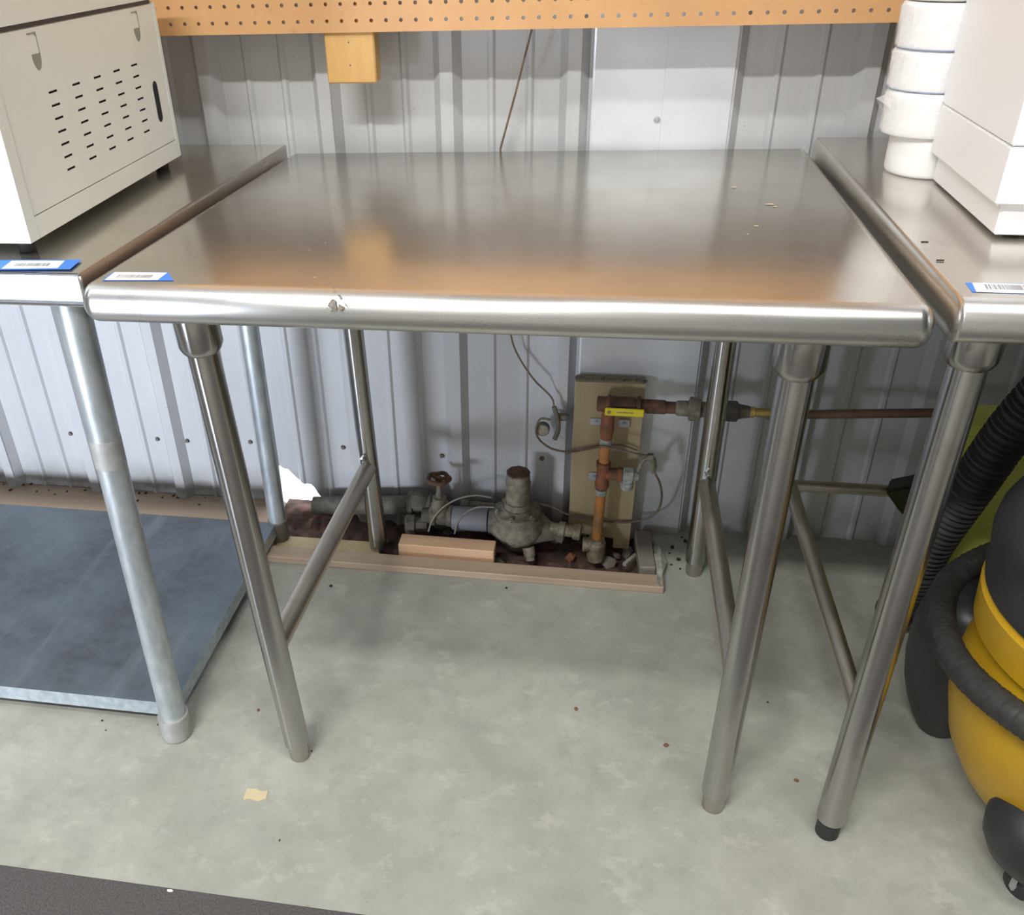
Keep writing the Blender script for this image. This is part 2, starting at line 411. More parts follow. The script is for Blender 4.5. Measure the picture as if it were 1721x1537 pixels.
for a, b in zip(edges, edges[1:]):
    P, yat = prof_pts(a, b + (.012 if b < 6 else 0))
    if a < .05 < b:
        P = sorted(set(P) | {(x, yat(x)) for x, _ in HOLE} | {(x / 1000 + .0, yat(x / 1000)) for x in range(12, 134, 6)})
    bm = B(); off = -.0012
    rows = []
    for (x, y) in P:
        zb = zbot(x) if a < .05 < b else 0
        o2 = off if x > b - .014 and b < 6 else 0
        rows.append((bm.verts.new((x, y + o2, zb - (.06 if zb == 0 and PIT[0] < x < PIT[1] else 0))), bm.verts.new((x, y + o2, 3.2))))
    for p, q in zip(rows, rows[1:]): bm.faces.new((p[0], q[0], q[1], p[1]))
    o = obj('siding_sheet', bm, M['wall'], wall)
    sm = o.modifiers.new('thick', 'SOLIDIFY'); sm.thickness = .0009; sm.offset = 0
sc0 = None
for (u, v) in [(119, 728), (265, 737), (315, 740), (421, 742), (577, 751), (743, 765), (911, 770), (12, 735)]:
    p = un(u, v, 'y', YW)
    if sc0 is None:
        bm = B(); rev(bm, p + Vector((0, .001, 0)), (0, -1, 0), [(0, .0062), (.002, .0062), (.0022, .0042), (.006, .0042)], 10); sc0 = obj('screw', bm, M['screw'], wall, origin=p)
    else:
        o = sc0.copy(); o.location = p; COL.objects.link(o)
# flat galvanised cover sheet
t = thing('cover_sheet', 'flat light metal sheet covering the ribbed wall behind the steel table', 'metal sheet', (.85, .1, 0))
bm = B()
yf_ = .1015
pts = [(.724, .124), (.7245, yf_ + .001), (.728, yf_), (.735, yf_), (.848, yf_), (.849, yf_ - .0012), (.965, yf_ - .0012), (.9655, .110)]
lo = [.0, .0, .0, .0, -.018, -.020, -.020, -.02]
col = [(bm.verts.new((x, y, z)), bm.verts.new((x, y, 2.4))) for (x, y), z in zip(pts, lo)]
for p, q in zip(col, col[1:]): bm.faces.new((p[0], q[0], q[1], p[1]))
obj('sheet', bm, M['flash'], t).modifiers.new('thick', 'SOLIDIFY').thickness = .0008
bm = B(); rev(bm, un(1104, 201, 'y', yf_), (0, -1, 0), [(0, .006), (.0015, .006), (.002, .004), (.004, .003)], 12); obj('screw', bm, M['bracket'], t)

# ------------------------------------------------------------------ pegboard with real holes
bm = B(); c = .0254; r = .0033; nrow_h = 8; px0, px1 = -30, 76
zb0 = 1.071 - c / 2
def cell(x, z):
    sq = [(-1, -1), (0, -1), (1, -1), (1, 0), (1, 1), (0, 1), (-1, 1), (-1, 0)]
    o = [bm.verts.new((x + a * c / 2, 0, z + b * c / 2)) for a, b in sq]
    i = [bm.verts.new((x + r * math.cos(math.atan2(b, a)), 0, z + r * math.sin(math.atan2(b, a)))) for a, b in sq]
    for k in range(8): bm.faces.new((o[k], o[(k + 1) % 8], i[(k + 1) % 8], i[k]))
for k in range(px0, px1):
    for j in range(nrow_h): cell(k * c, 1.071 + j * c)
X0, X1 = (px0 - .5) * c, (px1 - .5) * c
zt = 1.071 + (nrow_h - .5) * c
bm.faces.new([bm.verts.new(p) for p in ((X0, 0, 1.0535), (X1, 0, 1.0535), (X1, 0, zb0), (X0, 0, zb0))])
for k in range(24):
    bm.faces.new([bm.verts.new(p) for p in ((X0, 0, zt + k * .05), (X1, 0, zt + k * .05), (X1, 0, zt + (k + 1) * .05), (X0, 0, zt + (k + 1) * .05))])
bmesh.ops.remove_doubles(bm, verts=bm.verts[:], dist=1e-5)
peg = obj('pegboard', bm, M['peg'])
sm = peg.modifiers.new('thick', 'SOLIDIFY'); sm.thickness = .006; sm.offset = -1
tag(peg, 'tan perforated hardboard panel hung on the wall above the tables', 'pegboard')
# make sure the board thickens towards the wall
if peg.data.polygons[0].normal.y > 0: peg.data.flip_normals()
bm = B(); box(bm, (.2695, .0065, .9725), (.3565, .0445, 1.5), .0025); bl = obj('wood_block', bm, M['pine'])
tag(bl, 'short pine lumber end hanging below the tan pegboard', 'wood block')
for z in (1.002, 1.038):
    bm = B(); rev(bm, (.312, .0067, z), (0, -1, 0), [(0, .0016), (.0006, .0016)], 6); obj('nail', bm, M['screw'], bl)
bm = B(); box(bm, (X0, .0065, 1.35), (X1, .0445, 1.44)); g_ = obj('trim_1', bm, M['pine']); g_['kind'] = 'structure'
bm = B(); box(bm, (-.1, .0445, 1.36), (2.0, YW - .022, 1.43)); g_ = obj('trim_2', bm, M['pine']); g_['kind'] = 'structure'

# ------------------------------------------------------------------ tables
def leg(parent, bot, top, r, m_leg, foot=None, collar=None, m_foot=None, z_extra=0):
    bot, top = Vector(bot), Vector(top); d = (top - bot).normalized()
    bm = B(); f = .035 if foot is None else foot[0]
    cyl(bm, bot + d * f, top, r, n=32)
    L = obj('leg', bm, m_leg, parent, smooth=True)
    bm = B(); fr = r * .82 if foot is None else foot[1]
    rev(bm, bot, d, [(0, fr * .9), (.003, fr), (f * .92, fr * 1.02), (f * 1.08, fr * 1.02)] , 24)
    obj('foot', bm, m_foot or M['steel_dark'], L, smooth=True)
    if collar:
        bm = B(); c0 = top - d * collar[0]
        rev(bm, c0, d, [(0, r * 1.03), (.004, r * 1.22), (.012, collar[1]), (collar[0], collar[1])], 32)
        obj('collar', bm, m_leg, L, smooth=True)
    return L
def rail(parent, a, b, r, mt, name='rail'):
    bm = B(); cyl(bm, a, b, r, n=28); return obj(name, bm, mt, parent, smooth=True)

# centre table
CT = thing('steel_table', 'stainless steel work table with rounded front edge, empty, in the middle', 'table', (.62, -.33, 0), 'steel tables in a row along the wall')
bm = B(); slab(bm, .129, 1.107, -.678, .088, .847, .050, .026, .020, .008, n=2.2, seg=18, cs=8)
def wc(p):
    t = (p.y + .678) / .766; l = (1.107 - p.x) / .978
    return (.027 * t * l, .006 * (1 - l) * t, (-.0085 * l + .0015 * (1 - l)) * t)
warp(bm, wc)
top = obj('tabletop', bm, [M['steel_top'], M['steel_edge']], CT, smooth=True, angle=50); edge_faces(top)
FL = leg(CT, (.298, -.627, 0), (.257, -.632, .80), .0205, M['steel_leg'], collar=(.052, .0285))
FR = leg(CT, (.977, -.637, 0), (.984, -.632, .80), .0205, M['steel_leg'], collar=(.052, .0295))
BL = leg(CT, (.299, -.031, 0), (.280, -.037, .80), .0200, M['steel_leg'], foot=(.006, .0195), collar=(.045, .0285))
BR = leg(CT, (.990, -.041, 0), (.991, -.037, .80), .0200, M['steel_leg'], collar=(.045, .0285))
rail(CT, (.2935, -.036, .218), (.2865, -.629, .245), .0175, M['steel_rail'])
rail(CT, (.991, -.038, .232), (.981, -.636, .255), .0165, M['steel_rail'])
# weld beads where the rails meet the back legs
for (x, y, z) in ((.289, -.060, .241), (.987, -.062, .258)):
    bm = B(); tube(bm, [(x + .003 * math.sin(k * 2), y + .001 * k, z + .004 * k) for k in range(5)], .0035); obj('weld_bead', bm, M['steel_shiny'], CT, smooth=True)
# scuffed sticker residue on the rolled front edge
bm = B()
def onroll(u, v):
    # point on the rolled edge (axis y=-.652, z=.822, r .0262)
    r_ = (RX * ((u - PX) / F) + RD * ((v - PY) / F) + RF)
    o2 = Vector((CAM.y + .652, CAM.z - .822)); d2 = Vector((r_.y, r_.z)); a = d2.dot(d2); b_ = 2 * o2.dot(d2); c_ = o2.dot(o2) - .0290 ** 2
    D = b_ * b_ - 4 * a * c_
    return CAM + r_ * ((-b_ - math.sqrt(max(D, 0))) / (2 * a))
K = 140 / 1721.
for poly in ([(715, 760), (770, 775), (800, 800), (790, 860), (800, 920), (815, 960), (790, 1005), (740, 1010), (690, 965), (650, 925), (625, 915), (640, 850), (680, 800)],
             [(850, 860), (900, 890), (950, 920), (950, 970), (905, 990), (940, 1035), (880, 1020), (860, 980), (830, 1000), (840, 930)],
             [(820, 675), (880, 680), (908, 730), (900, 780), (880, 785), (870, 730)], [(945, 815), (1000, 860), (1022, 900), (1015, 925), (970, 870), (940, 840)],
             [(580, 945), (630, 940), (620, 965)], [(700, 990), (735, 1000), (720, 1030), (685, 1040)], [(710, 515), (790, 500), (770, 535), (735, 560)]):
    n_ = len(poly); cx_ = sum(p[0] for p in poly) / n_; cy_ = sum(p[1] for p in poly) / n_
    P3 = [bm.verts.new(onroll(500 + x * K, 440 + y * K)) for x, y in poly]; cc = bm.verts.new(onroll(500 + cx_ * K, 440 + cy_ * K))
    for i in range(n_): bm.faces.new((P3[i], P3[(i + 1) % n_], cc))
o = obj('torn_sticker_mark', bm, M['residue'], CT); o['label'] = 'dark scuffed remains of a torn sticker on the rounded front edge'
# pale marks on the table top
for (u, v, s) in ((1233, 314, .006), (1295, 343, .007), (1271, 379, .0045), (1257, 393, .002), (1303, 347, .004), (529, 466, .0022), (547, 408, .0015), (520, 420, .0015)):
    bm = B(); p = un(u, v, 'z', .8472); n_ = 7
    vs = [bm.verts.new((p.x + s * (.6 + .5 * random.random()) * math.cos(2 * PI * i / n_), p.y + .6 * s * (.6 + .5 * random.random()) * math.sin(2 * PI * i / n_), .8473)) for i in range(n_)]
    bm.faces.new(vs); obj('pale_speck', bm, M['fleck'], CT)

# left table: square edges, galvanised legs and undershelf
LT = thing('steel_table', 'steel table at left with square front edge, galvanised legs and low shelf', 'table', (-.55, -.33, 0), 'steel tables in a row along the wall')
bm = B(); slab(bm, -1.30, .1205, -.640, .085, .851, .045, .004, .004, .004, n=5, seg=10, cs=3)
warp(bm, lambda p: (.033 * (p.y + .64) / .725 if p.x > 0 else 0, 0, .004 * (p.y + .64) / .725))
lt_top = obj('tabletop', bm, [M['steel_top'], M['steel_shiny'], M['steel_dark']], LT)
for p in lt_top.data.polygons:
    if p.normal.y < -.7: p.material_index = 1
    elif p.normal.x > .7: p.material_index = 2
GL = [leg(LT, (.068, -.609, 0), (.080, -.609, .81), .0215, M['galv'], foot=(.047, .0255), m_foot=M['galv_dull']),
      leg(LT, (.063, -.022, 0), (.069, -.024, .81), .0200, M['galv'], foot=(.050, .0215), m_foot=M['dustyiron']),
      leg(LT, (-1.22, -.609, 0), (-1.22, -.609, .81), .0215, M['galv'], foot=(.047, .0255), m_foot=M['galv_dull']),
      leg(LT, (-1.22, -.022, 0), (-1.22, -.024, .81), .0200, M['galv'], foot=(.047, .024), m_foot=M['galv_dull'])]
bm = B(); cyl(bm, (.0755, -.609, .555), (.0763, -.609, .60), .0222, n=32)
o = obj('tape_residue', bm, M['galv_dull'], GL[0], smooth=True); o['label'] = 'band of old grey tape residue round the leg'
bm = B()
vv = [(.064, -.590), (.064, -.035), (-1.25, -.035), (-1.25, -.590)]
tp = [bm.verts.new((x, y, .052)) for x, y in vv]; bt = [bm.verts.new((x, y, .022)) for x, y in vv]
f0 = bm.faces.new(tp)
for i in range(4): bm.faces.new((tp[i], tp[(i + 1) % 4], bt[(i + 1) % 4], bt[i])).material_index = 1
bm.faces.new(bt[::-1])
obj('undershelf', bm, [M['shelf'], M['shelf_edge']], LT)

# right table
RT = thing('steel_table', 'stainless steel table at right with rounded front edge, carrying white rolls and a white box', 'table', (1.8, -.33, 0), 'steel tables in a row along the wall')
bm = B(); slab(bm, 1.1185, 2.45, -.683, .095, .858, .050, .026, .007, .008, n=2.3, seg=18)
warp(bm, lambda p: (-.008 * (p.y + .683) / .778 if p.x < 2 else 0, 0, .009 * (p.y + .683) / .778))
edge_faces(obj('tabletop', bm, [M['steel_top'], M['steel_edge']], RT, smooth=True, angle=50))
leg(RT, (1.143, -.663, 0), (1.161, -.636, .815), .0205, M['steel_leg'], collar=(.045, .0285), m_foot=M['rubber'])
leg(RT, (1.118, -.035, 0), (1.142, -.036, .815), .0200, M['steel_leg'], collar=(.045, .0285))
leg(RT, (2.38, -.640, 0), (2.38, -.636, .815), .0205, M['steel_leg'], collar=(.045, .0285))
leg(RT, (2.38, -.035, 0), (2.38, -.036, .815), .0200, M['steel_leg'], collar=(.045, .0285))
rail(RT, (1.150, -.037, .235), (1.150, -.650, .235), .0130, M['steel_rail'])
rail(RT, (2.38, -.037, .235), (2.38, -.640, .235), .0130, M['steel_rail'])
rail(RT, (1.130, -.037, .232), (2.38, -.037, .232), .0115, M['steel_rail'])

# price tags: blue tape with a white barcode label
def ptag(label, z, quad, lab, bars, digits=True):
    """quad/lab: four (u,v) corners on the table top"""
    P = [un(u, v, 'z', z + .0004) for u, v in quad]; cx = sum(P, Vector()) / 4
    t = thing('price_tag', label, 'price tag', (cx.x, cx.y, z), 'barcode tags stuck on the table fronts')
    def sheet(P, dz, name, mt, th=.0003):
        bm = B(); a = [bm.verts.new((p.x, p.y, z + dz + th)) for p in P]; b = [bm.verts.new((p.x, p.y, z + dz)) for p in P]
        bm.faces.new(a); bm.faces.new(b[::-1])
        for i in range(4): bm.faces.new((a[i], b[i], b[(i + 1) % 4], a[(i + 1) % 4]))
        return obj(name, bm, mt, t)
    sheet(P, .0002, 'tape', M['tape'])
    L = [un(u, v, 'z', z + .0008) for u, v in lab]; lo_ = sheet(L, .0006, 'label_sheet', M['label'])
    # L: back-left, back-right, front-right, front-left
    bm = B(); random.seed(int(abs(cx.x) * 1000)); s = .16
    def bar(s0, s1, t0, t1):
        q = []
        for (a, b) in ((s0, t0), (s1, t0), (s1, t1), (s0, t1)):
            top_ = L[0].lerp(L[1], a); bot_ = L[3].lerp(L[2], a); p = top_.lerp(bot_, b); q.append(bm.verts.new((p.x, p.y, z + .00105)))
        bm.faces.new(q)
    while s < .80:
        wv = random.choice((.007, .012, .018))
        bar(s, s + wv, bars[0], bars[1]); s += wv + random.choice((.007, .011, .02))
    obj('barcode', bm, M['ink'], lo_)
    return t
ptag('blue tape and white barcode label on the front of the middle steel table', .847, [(190, 457), (282, 457), (292, 471), (172, 471)], [(193, 457), (281, 458), (265, 470), (176, 470)], (.35, .75))
ptag('blue tape and white barcode label on the front of the left table', .853, [(-20, 437), (137, 436), (118, 452), (-36, 453)], [(20, 438), (109, 438), (97, 450), (3, 451)], (.35, .75))
ptag('blue tape and white barcode label on the front of the right table', .8585, [(1622, 475), (1760, 477), (1780, 495), (1634, 490)], [(1634, 475), (1752, 478), (1768, 494), (1641, 490)], (.15, .7))

# ------------------------------------------------------------------ cream machine on the left table
P0 = Vector((.0335, -.5925, .872)); P1 = Vector((.0185, -.088, .872)); ta = (P1 - P0).normalized(); L_ = (P1 - P0).length
nrm = Vector((ta.y, -ta.x, 0)); HM = .262; wd = -nrm   # wd points to the left, into the body
mc = thing('machine_cabinet', 'cream painted metal appliance cabinet with vent slots, on the left table', 'appliance', P0 + wd * .3 + ta * .25 - Vector((0, 0, .018)))
def MP(s, h, d=0): return P0 + ta * s + Vector((0, 0, h)) + nrm * d
def mbox(bm, s0, s1, h0, h1, d0, d1):
    v = [bm.verts.new(MP(s, h, d)) for s in (s0, s1) for h in (h0, h1) for d in (d0, d1)]
    for f in ((0, 1, 3, 2), (4, 6, 7, 5), (0, 4, 5, 1), (2, 3, 7, 6), (0, 2, 6, 4), (1, 5, 7, 3)): bm.faces.new([v[i] for i in f])
def ms(u, v):
    q = unp(u, v, P0, nrm) - P0; return q.dot(ta), q.z
ztop_seam = ms(250, 5)[1]
bm = B(); mbox(bm, 0, L_, 0, ztop_seam + .002, -.55, -.004)
obj('body', bm, M['cream'], mc)
bm = B(); mbox(bm, -.001, L_ + .001, ztop_seam + .005, HM + .012, -.551, .001); obj('top_cover', bm, M['cream'], mc)
# frame round the recessed panel
pa, pb = ms(60, 365), ms(295, 232); s0, s1, h0 = pa[0], pb[0], (pa[1] + pb[1]) / 2
h1 = ztop_seam - .002
bm = B(); mbox(bm, 0, s0 - .0022, 0, ztop_seam, -.0045, 0); mbox(bm, s1 + .0016, L_, 0, ztop_seam, -.0045, 0); mbox(bm, s0 - .0012, s1 + .0012, 0, h0 - .0016, -.0045, 0)
obj('side_frame', bm, M['cream'], mc)
bm = B(); mbox(bm, s0, s1, h1 + .001, ztop_seam + .0055, -.0045, -.003); obj('seam_gap', bm, M['darkgap'], mc)
# vent panel with real slots (grid with cells left out)
k2 = 320 / 1537.
cols = [((443, 742), (577, 1372)), ((628, 677), (752, 1280)), ((797, 620), (910, 1197)), ((951, 567), (1055, 1120)), ((1090, 518), (1187, 1050))]
cs_ = []
for a, b in cols:
    A_ = ms(a[0] * k2, a[1] * k2); B_ = ms(b[0] * k2, b[1] * k2); cs_.append(((A_[0] + B_[0]) / 2, A_[1], B_[1]))
ztopr = sum(c_[1] for c_ in cs_) / 5; zbotr = sum(c_[2] for c_ in cs_) / 5
slen, sth = .0215, .0028
SX = sorted([s0, s1] + [c_[0] + q for c_ in cs_ for q in (-slen / 2, slen / 2)])
HZ = sorted([h0, h1] + [ztopr + (zbotr - ztopr) * j / 6 + q for j in range(7) for q in (-sth / 2, sth / 2)])
bm = B()
for i in range(len(SX) - 1):
    for j in range(len(HZ) - 1):
        if i % 2 == 1 and j % 2 == 1: continue
        bm.faces.new([bm.verts.new(MP(s, h, -.0012)) for s, h in ((SX[i], HZ[j]), (SX[i + 1], HZ[j]), (SX[i + 1], HZ[j + 1]), (SX[i], HZ[j + 1]))])
bmesh.ops.remove_doubles(bm, verts=bm.verts[:], dist=1e-5)
vp = obj('vent_panel', bm, M['cream'], mc)
bm = B(); mbox(bm, SX[1] - .004, SX[-2] + .004, HZ[1] - .004, HZ[-2] + .004, -.0039, -.0034); obj('vent_backing', bm, M['black'], vp)
def disc(bm, sc, hc, ws, hs, d, n=20, p=2.0):
    bm.faces.new([bm.verts.new(MP(sc + ws * math.copysign(abs(math.cos(2 * PI * i / n)) ** (2 / p), math.cos(2 * PI * i / n)), hc + hs * math.copysign(abs(math.sin(2 * PI * i / n)) ** .75, math.sin(2 * PI * i / n)), d)) for i in range(n)])
a, b = ms(261 , 138), ms(271, 203)
bm = B(); hw = .0088; sc0_ = (a[0] + b[0]) / 2; zt0, zb0_ = a[1] - hw + .002, b[1] + hw - .002
bm.faces.new([bm.verts.new(MP(sc0_ + hw * math.cos(t_), (zt0 if k < 11 else zb0_) + hw * math.sin(t_), -.0008)) for k, t_ in enumerate([PI * q / 10 for q in range(11)] + [PI + PI * q / 10 for q in range(11)])]); obj('cable_slot', bm, M['black'], vp)
for (hu, hv, hw) in (((46, 57), (60, 56), (66, 118)), ((221, 21), (230, 20), (233, 70))):
    A_, B_, C_ = ms(*hu), ms(*hv), ms(*hw)
    bm = B(); wq = .0105; sc_ = (A_[0] + B_[0]) / 2
    zm = C_[1] + .019
    bm.faces.new([bm.verts.new(MP(sc_ + wq * math.cos(PI + PI * i / 12), zm + .019 * math.sin(PI + PI * i / 12), -.0007)) for i in range(13)])
    k_ = obj('key_slot', bm, M['keyslot'], vp)
    bm = B(); mbox(bm, sc_ - wq, sc_ + wq, A_[1] - .001, A_[1] + .0005, -.0011, -.0006); mbox(bm, sc_ + wq - .0012, sc_ + wq, zm, A_[1], -.0011, -.0006)
    mbox(bm, sc_ + wq - .004, sc_ + wq, A_[1] - .003, A_[1] + .0008, -.0011, -.0005)
    obj('key_slot_edge', bm, M['keyslot'], vp)
for s_ in (.035, L_ - .02):
    for d_ in (-.03, -.5):
        p = MP(s_, 0, d_); zf = .851 + .004 * (p.y + .64) / .725 + .0002; p.z = zf; bm = B(); rev(bm, p, (0, 0, 1), [(0, .011), (.8725 - zf, .013)], 16); obj('foot', bm, M['rubber'], mc, smooth=True)

# ------------------------------------------------------------------ white box appliance and rolls on the right table
wb = thing('white_appliance', 'tall white plastic box appliance on a stepped plinth, at right', 'appliance', (1.40, -.35, .8585))
A0 = un(1670, 395, 'z', .866); A1 = un(1567, 302, 'z', .866)
dirb = (A1 - A0); Lb = dirb.length; dirb.normalize(); nb = Vector((-dirb.y, dirb.x, 0))   # nb points left
bm = B()
def WP(s, h, d): return A0 + dirb * s - nb * d + Vector((0, 0, h))
def wbox(bm, s0, s1, h0, h1, d0, d1, bev=.002):
    v = [bm.verts.new(WP(s, h, d)) for s in (s0, s1) for h in (h0, h1) for d in (d0, d1)]
    fs = [bm.faces.new([v[i] for i in f]) for f in ((0, 1, 3, 2), (4, 6, 7, 5), (0, 4, 5, 1), (2, 3, 7, 6), (0, 2, 6, 4), (1, 5, 7, 3))]
    if bev: bmesh.ops.bevel(bm, geom=list({e for f in fs for e in f.edges}), offset=bev, segments=2, affect='EDGES')
wbox(bm, .0, Lb, 0, .038, 0, .30); obj('plinth', bm, M['white'], wb)
bm = B(); wbox(bm, -.012, Lb, .0385, .1035, -.012, .32); obj('lower_body', bm, M['white'], wb)
bm = B(); wbox(bm, -.012, Lb, .1042, .42, -.012, .32); obj('upper_body', bm, M['white'], wb)
for s_ in (.03, Lb - .03):
    for d_ in (.03, .27):
        p = WP(s_, 0, d_); zf = .858 + .009 * (p.y + .683) / .778 + .0002; p.z = zf; bm = B(); rev(bm, p, (0, 0, 1), [(0, .009), (.8665 - zf, .01)], 14); obj('foot', bm, M['rubber'], wb)
lv = [(.8645, .056, (1.2295, -.140), 'bottom'), (.9205, .0605, (1.216, -.140), 'second from the bottom'), (.981, .0540, (1.214, -.138), 'third from the bottom'), (1.035, .060, (1.2135, -.140), 'fourth from the bottom'), (1.096, .06, (1.214, -.140), 'topmost')]
for i, (z, h, (x, y), wh) in enumerate(lv):
    t = thing('paper_roll', f'thick white paper roll, {wh} of the stack beside the white appliance', 'roll', (x, y, z), 'white rolls stacked on the right table')
    R_ = .0585 if i == 0 else .0625
    bm = B(); hh = h - .0012
    prof = [(0, R_ * .955), (.003, R_ * .985)] + [(hh * q, R_ * (1 + (.008 if i else 0) * math.sin(q * 9 + i))) for q in (.12, .3, .5, .7, .88)] + [(hh - .003, R_ * .985), (hh, R_ * .95)]
    rev(bm, (x, y, z), (0, 0, 1), prof, 40, wob=.012 if i else .0); obj('roll_body', bm, M['paper'], t, smooth=True, angle=60)
    if i in (2, 3):
        bm = B(); rev(bm, (x, y, z + .0006), (0, 0, 1), [(0, R_ * .98), (.0012, R_ * .985)], 40, closed=False); obj('blue_rim', bm, M['blueline'], t)
    if i in (1, 2, 3, 4):
        bm = B(); rev(bm, (x, y, z + .002), (0, 0, 1), [(hh * q, R_ * 1.02) for q in (0, .15, .3, .45, .6, .75, .9)], 36, closed=False, wob=.05)
        if i == 1:
            a_ = PI * 1.03; tip = Vector((x - R_ - .016, y - .005, z + hh - .012))
            b0 = [Vector((x - R_ * .98, y + q, z + hh - .004 - abs(q) * .6)) for q in (-.03, -.015, 0, .012, .025)] + [Vector((x - R_ * 1.0, y - .005, z + hh - .035))]
            tv = bm.verts.new(tip); bv = [bm.verts.new(p + Vector((random.uniform(-.002, .002),) * 3)) for p in b0]
            for p, q in zip(bv, bv[1:]): bm.faces.new((tv, p, q))
        o = obj('plastic_wrap', bm, M['film'], t)
# two tiny dark bits on the right table
for (u, v) in ((1554, 407), (1580, 438)):
    p = un(u, v, 'z', .8602); bm = B(); box(bm, p - Vector((.004, .0008, 0)), p + Vector((.004, .0008, .0012))); tag(obj('dark_bit', bm, M['droppings']), 'tiny dark sliver lying on the bare part of the right table top', 'debris', 'dark slivers on the right table')

# ------------------------------------------------------------------ timber round the pit
def lumber(name, lo, hi, mt, label, cat='lumber', rotz=0, bev=.002, group=None):
    bm = B(); box(bm, lo, hi, bev, Matrix.Rotation(rotz, 3, 'Z') if rotz else None)
    return tag(obj(name, bm, mt), label, cat, group)
lumber('timber_edging', (.045, -.116, 0), (.925, -.074, .017), M['sill'], 'long thin lumber strip edging the pit in the floor under the middle table', rotz=-.006)
lumber('sill_board', (.035, -.0735, -.012), (.305, -.010, .0005), M['board'], 'knotty flat board in the floor behind the lumber strip at its left end')
lumber('wood_block', (.352, -.062, .001), (.565, -.020, .036), M['block'], 'freshly cut light wood block lying on the long lumber strip', 'wood block', rotz=-.012)
lumber('wood_block', (.872, -.060, -.01), (.906, .075, .022), M['oldwood'], 'weathered lumber stub closing the right end of the floor pit', 'wood block', rotz=.06)
lumber('back_sill', (-1.6, .015, 0), (.030, .1245, .006), M['sill'], 'dusty tan board on the floor along the wall behind the left table', 'lumber')
# torn pale strip
bm = B(); pts = [un(u, v, 'z', .012) for u, v in ((1097, 906), (1108, 925), (1121, 945), (1113, 968), (1112, 990), (1104, 985), (1103, 960), (1099, 935))]
a = [bm.verts.new((p.x, p.y, .010 + .012 * abs(math.sin(i * 1.7)))) for i, p in enumerate(pts)]; b = [bm.verts.new((p.x, p.y, .001)) for p in pts]
bm.faces.new(a); bm.faces.new(b[::-1])
for i in range(len(a)): bm.faces.new((a[i], a[(i + 1) % len(a)], b[(i + 1) % len(a)], b[i]))
tag(obj('torn_strip', bm, M['splinter']), 'pale torn strip lying at the right end of the lumber edging', 'debris')
bm = B(); p = un(1062, 938, 'z', -.01); box(bm, p - Vector((.004, .03, .004)), p + Vector((.004, .03, .004)), 0, Matrix.Rotation(-.6, 3, 'Z'))
tag(obj('splinter', bm, M['splinter']), 'thin pale splinter in the pit next to the lumber stub', 'debris')
# leaning wood board behind the riser
bm = B(); c4 = [(.720, .389), (.8625, .389), (.8575, -.026), (.8225, -.026), (.822, .0), (.720, .012)]
y_a, y_b = .066, .0985
a = [bm.verts.new((x, y_a, z)) for x, z in c4]; b = [bm.verts.new((x, y_b, z)) for x, z in c4]
bm.faces.new(a); bm.faces.new(b[::-1])
for i in range(6): bm.faces.new((a[i], a[(i + 1) % 6], b[(i + 1) % 6], b[i]))
bd = obj('wood_board', bm, M['board']); tag(bd, 'upright dusty pine board behind the rusty water pipe', 'board')
bm = B(); n_ = 30
for i in range(n_):
    x = .722 + .139 * i / (n_ - 1); bmesh.ops.create_icosphere(bm, subdivisions=1, radius=.005, matrix=Matrix.Translation((x, .083 + .012 * noise.noise(Vector((x * 80, 0, 0))), .389)))
o = obj('dust_heap', bm, M['dustyiron'], bd); o['kind'] = 'stuff'

# ------------------------------------------------------------------ plumbing
PL = thing('water_pipe_run', 'rusty water pipe run with pressure regulator, valves and riser under the middle table', 'plumbing', (.6, .05, -.02))
YP = .034
def part(name, fn, mt, parent=PL, smooth=True, label=None, angle=40):
    bm = B(); fn(bm); o = obj(name, bm, mt, parent, smooth=smooth, angle=angle)
    if label: o['label'] = label
    return o
X = Vector((1, 0, 0)); Z = Vector((0, 0, 1))
# pressure regulator
cx = .607
reg = part('pressure_regulator', lambda bm: rev(bm, (cx, YP, -.018), Z, [(0, .018), (.006, .026), (.02, .030), (.032, .047), (.05, .060), (.066, .063), (.082, .060), (.092, .050), (.098, .052), (.102, .052), (.106, .040), (.112, .034)], 36, wob=.06), M['dustybrass'], label='bulbous dusty brass pressure regulator body')
part('bonnet', lambda bm: rev(bm, (cx, YP, .094), Z, [(0, .032), (.014, .031), (.016, .0275), (.050, .0265), (.054, .0285), (.064, .0285), (.067, .0265), (.085, .0260), (.0855, .024), (.086, .0)], 9), M['dustybrass'], reg)
part('bonnet_cap', lambda bm: rev(bm, (cx, YP, .1795), Z, [(0, .0262), (.003, .0262), (.004, .023)], 9), M['rust'], reg, False)
for k in range(6):
    def ring_bolt(bm, k=k):
        a_ = k * PI / 3 + .3; rev(bm, (cx + .045 * math.cos(a_), YP + .045 * math.sin(a_), .078), Z, [(0, .007), (.010, .007), (.0105, .004), (.014, .004)], 6)
    part('bolt', ring_bolt, M['dustybrass'], reg, False)
part('outlet_neck', lambda bm: rev(bm, (cx + .04, YP, .038), Vector((1, -.12, -.12)), [(0, .040), (.03, .024), (.05, .017), (.052, .021), (.066, .021), (.068, .016)], 20, wob=.05), M['dustybrass'], reg)
part('drain_plug', lambda bm: rev(bm, (cx + .028, YP - .040, .012), Vector((.25, -.5, -1)), [(0, .014), (.02, .013), (.021, .010), (.03, .010)], 10), M['dustybrass'], reg)
part('inlet_neck', lambda bm: rev(bm, (cx - .03, YP, .048), -X, [(0, .040), (.02, .032), (.03, .030), (.034, .030)], 20, wob=.04), M['dustyiron'], reg)
